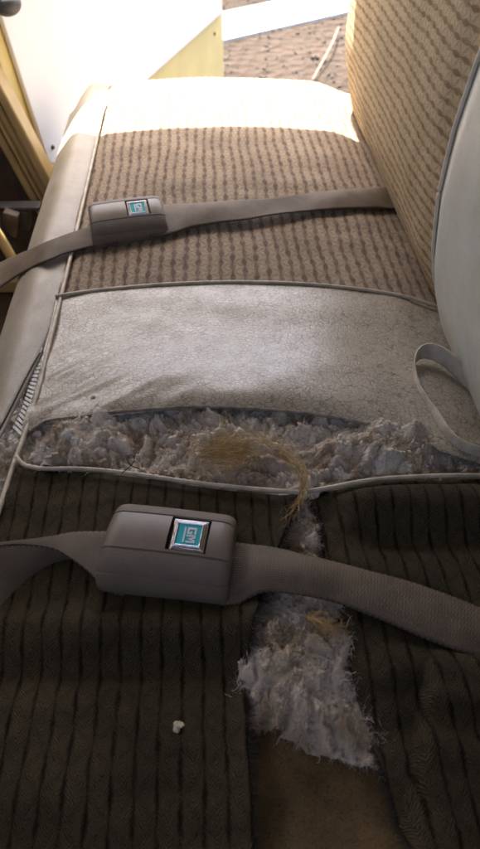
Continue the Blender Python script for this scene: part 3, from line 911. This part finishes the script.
tuft('straw_tuft', [(303, 497, .010), (303, 482, .016), (296, 466, .020), (282, 452, .022), (262, 443, .020), (240, 441, .018), (222, 452, .016), (212, 460, .014), (218, 470, .012), (236, 471, .014), (246, 464, .016), (232, 454, .018)],
     30, 0.013, 0.0003, 'golden tuft of dry straw fibres arching out of the white cotton in the cross tear', 5, 0.006, 150, 6, .028)
tuft('straw_wisp', [(303, 494, .011), (300, 502, .012), (294, 510, .011), (288, 518, .010), (282, 528, .007)], 16, 0.005, 0.0002,
     'thin wisp of straw hanging from the piping at the top of the long tear', 6, 0.002)
tuft('straw_knot', [(306, 618, .010), (316, 620, .014), (326, 624, .015), (334, 630, .013), (326, 632, .013), (314, 626, .012)], 22, 0.005, 0.00022,
     'small yellow straw knot just below the near belt beside the long tear', 8, 0.004, 10, 2, .010)

# pale flake on the near cloth
bm = bmesh.new(); bmesh.ops.create_icosphere(bm, subdivisions=3, radius=0.0034)
for v in bm.verts:
    v.co *= 1 + 0.8 * fb(v.co.x * 300 + 3.7, v.co.y * 300 + 1.3, v.co.z * 300 + 9.1, 3); v.co.z *= 0.3; v.co.x *= 1.05
o = bm_obj('flake', bm, M_crumb, smooth=False); p_ = PS(178, 730, 0.0); o.location = p_ + Vector((0, 0, zs(p_.x, p_.y) - p_.z + 0.006 + near_wave(p_)))
tag(o, 'pale yellow crumb lying on the dark striped cloth below the near buckle', 'crumb')

# black thread curl on the cotton
tt = pxc([(122, 473, .013), (128, 468, .017), (133, 463, .019), (134, 457, .02), (130, 455, .02), (127, 459, .02), (132, 466, .018), (140, 469, .015)])
o = tube('thread_curl', tt, 0.0004, M_thread, None, 60, 5); tag(o, 'short curl of black thread on the cotton beside the front piping', 'thread')

# ================================================================== TRUCK: DOOR, JAMB, CAB
# open passenger door, swung well out beyond the far end of the seat
zt = -0.20
d0, d1 = P(45, 167, zt), P(220, 12, zt)
dd = (d1 - d0); dd.z = 0; dlen = dd.length; dd.normalize()
nrm = Vector((dd.y, -dd.x, 0))          # faces the cab
door = thing('truck_door', 'open yellow truck door with a cream trim panel, glaring in the sun beyond the seat', 'door', (d0.x, d0.y, -0.5))
def D(s_, z, o_=0.0): return d0 + dd * s_ + Vector((0, 0, z - d0.z)) + nrm * o_
poly_slab('door_panel', [D(-0.02, -0.50), D(1.28, -0.50), D(1.30, -0.42), D(1.285, 0.32), D(-0.115, 0.32)], nrm, 0.07, M_yel, door, 0.012)
cor = [D(0.02 + 0.03 * (1 - math.sin(a)), zt + 0.03 * (1 - math.cos(a)), .012) for a in np.linspace(math.pi / 2 * 1.0, 0, 7)]
cor = [D(-0.004 + 0.03 - 0.03 * math.sin(a), zt + 0.03 - 0.03 * math.cos(a), .012) for a in np.linspace(math.pi / 2, 0, 8)]
poly_slab('trim_panel', cor + [D(1.24, zt, .012), D(1.25, 0.30, .012), D(-0.10, 0.30, .012)], nrm, 0.010, M_cream, door, 0.003)
def screw(s_, z, o_, par):
    bm = bmesh.new(); bmesh.ops.create_cone(bm, cap_ends=True, segments=16, radius1=.006, radius2=.004, depth=.004)
    ob = bm_obj('screw', bm, M_black, par, 0.0008); ob.location = D(s_, z, o_) - off(par); ob.rotation_euler = nrm.to_track_quat('Z', 'Y').to_euler()
screw(0.025, zt + 0.035, 0.014, door); screw(1.19, zt - 0.05, 0.002, door)
fr = tube('window_frame', [D(0.06, .30, -.03), D(0.10, .62, -.03), D(.18, .78, -.03), D(1.2, .80, -.03), D(1.27, .72, -.03), D(1.27, .30, -.03)], 0.022, M_yel, door, 60, 8)
# window crank whose knob shows in the corner of the photo
def hit_door(px, py):
    r_ = ray(px, py); o0 = Vector((0, 0, H)); t_ = (D(0, 0, .05) - o0).dot(nrm) / r_.dot(nrm); return o0 + r_ * t_
kp = hit_door(6, 3)
crank = tube('window_crank', [kp + Vector((0, 0, .13)) - nrm * .03, kp + Vector((0, 0, .05)) - nrm * .015, kp - nrm * .01], 0.008, M_chrome, door, 20, 10)
bm = bmesh.new(); bmesh.ops.create_uvsphere(bm, u_segments=24, v_segments=14, radius=0.026)
for v in bm.verts: v.co.z *= 0.8
kn = bm_obj('crank_knob', bm, M_grey, crank, smooth=True); kn.location = kp - off(door)

# door jamb: ribbed tan post in front of the seat end
jamb = thing('door_jamb', 'ribbed tan door post beside the front corner of the seat', 'door post', (-0.5, 1.5, -0.5))
def rail(pxa, pxb, w0, w1, Y, thick, mat):
    """leaning rail: two pixels give its right edge line at depth Y, width in metres"""
    a, b = PY(*pxa, Y), PY(*pxb, Y); dirv = (b - a).normalized()
    a2, b2 = a - dirv * 0.5, b + dirv * 0.5
    return [a2 + Vector((w0, 0, 0)), b2 + Vector((w0, 0, 0)), b2 + Vector((w1, 0, 0)), a2 + Vector((w1, 0, 0))]
for w0, w1, Y, th in ((0.0, -0.020, 1.385, .05), (-0.022, -0.036, 1.40, .05), (-0.038, -0.046, 1.388, .05), (-0.049, -0.066, 1.394, .05)):
    q = rail((0, 84), (48, 176), w0, w1, Y, th, M_tan)
    poly_slab('post_rib', q, Vector((0, -1, 0)), th, M_tan, jamb, 0.005)
q = rail((0, 84), (48, 176), -0.060, -0.9, 1.42, .03, M_brown)
kick = poly_slab('kick_panel', q, Vector((0, -1, 0)), 0.03, M_brown, jamb, 0.004)
# bracket and sill trim seen in the gap before the seat
br = thing('seat_bracket', 'dark metal seat bracket with two tabs in the gap beside the door post', 'bracket', PY(14, 215, 1.30))
def bx_(name, c, sx, sy, sz, mat, par, rot=0, bev=.003):
    bm = bmesh.new(); box_bm(bm, -sx / 2, sx / 2, -sy / 2, sy / 2, -sz / 2, sz / 2)
    o = bm_obj(name, bm, mat, par, bev); o.location = c - off(par); o.rotation_euler = (0, rot, 0); return o
bx_('plate', PY(18, 206, 1.30), .09, .03, .008, M_black, br)
bx_('tab', PY(11, 222, 1.28), .03, .03, .05, plain('rusty tab', (.12, .085, .05), .6, .001, 200, var=.5), br, .3)
bx_('tab', PY(25, 218, 1.30), .02, .03, .045, M_black, br, .2)
bx_('rail', PY(3, 235, 1.26), .02, .05, .12, M_black, br, -.35)
si = thing('sill_plate', 'tan sill plate at the lower edge of the door opening', 'sill', (-0.5, 1.45, -0.4))
tube('sill_rib', [PY(-30, 195, 1.2), PY(0, 238, 1.2), PY(14, 262, 1.2), PY(40, 310, 1.2)], 0.010, M_tan, si, 30, 8)
bx_('sill_face', Vector((-0.42, 1.46, -0.43)), .9, .16, .03, M_tan, si)

# unseen cab shell (roof, walls, floor), added to shade the seat and shape light
def shell(name, pts, nrm_, th, label, cat, mat=M_shell):
    o = poly_slab(name, [Vector(p) for p in pts], Vector(nrm_), th, mat); o['kind'] = 'structure'; return o
ROOFY = 1.56
shell('cab_roof', [(-0.75, -0.5, .90), (.42, -0.5, .90), (.42, ROOFY, .90), (-0.75, ROOFY, .90)], (0, 0, -1), .04, '', '')
shell('cab_back_wall', [(.40, -0.5, -.45), (.40, 1.5, -.45), (.36, 1.5, .90), (.36, -0.5, .90)], (-1, 0, 0), .04, '', '')
shell('cab_floor', [(-1.2, -0.5, -.45), (.42, -0.5, -.45), (.42, 1.5, -.45), (-1.2, 1.5, -.45)], (0, 0, 1), .05, '', '', M_brown)
shell('cab_side', [(-1.2, -0.42, -.45), (.42, -0.42, -.45), (.42, -0.42, .44), (-1.2, -0.42, .44)], (0, 1, 0), .04, '', '')  # unseen side wall, height set for the light reaching the near seat
shell('front_light_block', [(-0.75, -0.5, -.45), (-0.75, 1.47, -.45), (-0.80, 1.47, .84), (-0.80, -0.5, .84)], (1, 0, 0), .3, '', '')  # front slab raised almost to the roof, added to block windshield light

# ================================================================== OUTSIDE
GZ = -0.95
me = bpy.data.meshes.new('ground'); me.from_pydata([(-400, -400, GZ), (400, -400, GZ), (400, 400, GZ), (-400, 400, GZ)], [], [(0, 1, 2, 3)])
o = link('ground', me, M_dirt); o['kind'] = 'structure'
# pale strip put in for the sunlit band of ground crossing behind
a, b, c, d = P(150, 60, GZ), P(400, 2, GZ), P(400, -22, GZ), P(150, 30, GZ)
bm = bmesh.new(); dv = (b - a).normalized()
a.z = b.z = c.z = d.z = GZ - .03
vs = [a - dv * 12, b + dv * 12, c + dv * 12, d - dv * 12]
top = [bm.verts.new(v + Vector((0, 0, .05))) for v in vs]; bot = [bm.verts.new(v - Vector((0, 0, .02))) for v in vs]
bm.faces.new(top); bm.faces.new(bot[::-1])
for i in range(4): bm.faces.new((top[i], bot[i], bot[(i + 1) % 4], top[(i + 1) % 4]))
o = bm_obj('sunlit_strip', bm, M_sunlit); o['kind'] = 'structure'
# gravel and dead leaves
r_ = np.random.default_rng(3); bm = bmesh.new()
for k in range(1500):
    x, y = r_.uniform(-.5, 2.2), r_.uniform(2.6, 7.5); s0 = r_.uniform(.004, .015)
    m_ = Matrix.Translation((x, y, GZ + s0 * .3)) @ Matrix.Rotation(r_.uniform(0, 6), 4, 'Z') @ Matrix.Diagonal((s0, s0 * r_.uniform(.5, 1), s0 * .6, 1))
    bmesh.ops.create_icosphere(bm, subdivisions=1, radius=1, matrix=m_)
for v in bm.verts: v.co += Vector(r_.normal(0, .004, 3))
o = bm_obj('gravel', bm, plain('gravel stone', (.046, .035, .026), .9, var=.3, vscale=20)); o['kind'] = 'stuff'
st0, st1 = P(312, 84, GZ), P(338, 36, GZ)
o = tube('dry_stalk', [st0 + Vector((0, 0, .02)), st0.lerp(st1, .5) + Vector((.02, 0, .06)), st1 + Vector((0, 0, .05))], .005, plain('stalk', (.16, .115, .075), .8), None, 24, 6)
tag(o, 'thin dry stalk lying on the gravel outside, next to the seat back', 'stalk')

# ================================================================== LIGHT
SUN_EL, SUN_AZ = R(66), R(-20)            # azimuth measured from +Y towards +X
sd = Vector((math.cos(SUN_EL) * math.sin(SUN_AZ), math.cos(SUN_EL) * math.cos(SUN_AZ), math.sin(SUN_EL)))
sun = bpy.data.lights.new('sun', 'SUN'); sun.energy = 4.5; sun.angle = R(0.5); sun.color = (1.0, .97, .91)
so = bpy.data.objects.new('sun', sun); COL.objects.link(so); so.rotation_euler = sd.to_track_quat('Z', 'Y').to_euler(); so.location = (0, 4, 6)
w = bpy.data.worlds.new('World'); sc.world = w; w.use_nodes = True
sky = w.node_tree.nodes.new('ShaderNodeTexSky'); sky.sky_type = 'NISHITA'; sky.sun_disc = False
sky.sun_elevation = SUN_EL; sky.sun_rotation = SUN_AZ; sky.air_density = 0.6; sky.dust_density = 6.0; sky.ozone_density = 0.2
bg = w.node_tree.nodes['Background']; bg.inputs[1].default_value = 0.13
w.node_tree.links.new(sky.outputs[0], bg.inputs[0])

cam = bpy.data.cameras.new('camera'); co = bpy.data.objects.new('camera', cam); COL.objects.link(co)
co.location = (0, 0, H); co.rotation_euler = (math.pi / 2 - TH, 0, 0)
cam.sensor_fit = 'VERTICAL'; cam.sensor_height = 24; cam.lens = F / 849 * 24; cam.dof.use_dof = True; cam.dof.focus_distance = 0.68; cam.dof.aperture_fstop = 6.0; cam.clip_start = 0.01; cam.clip_end = 2000
sc.camera = co
sc.view_settings.view_transform = 'Standard'; sc.view_settings.look = 'None'
sc.view_settings.exposure = 3.05; sc.view_settings.gamma = 1
sc.render.engine = 'CYCLES'
sc.cycles.use_denoising = True
sc.cycles.use_guiding = True
sc.cycles.use_surface_guiding = True
try: sc.cycles.denoiser = 'OPENIMAGEDENOISE'
except Exception: pass
sc.cycles.max_bounces = 12; sc.cycles.diffuse_bounces = 8; sc.cycles.sample_clamp_indirect = 3
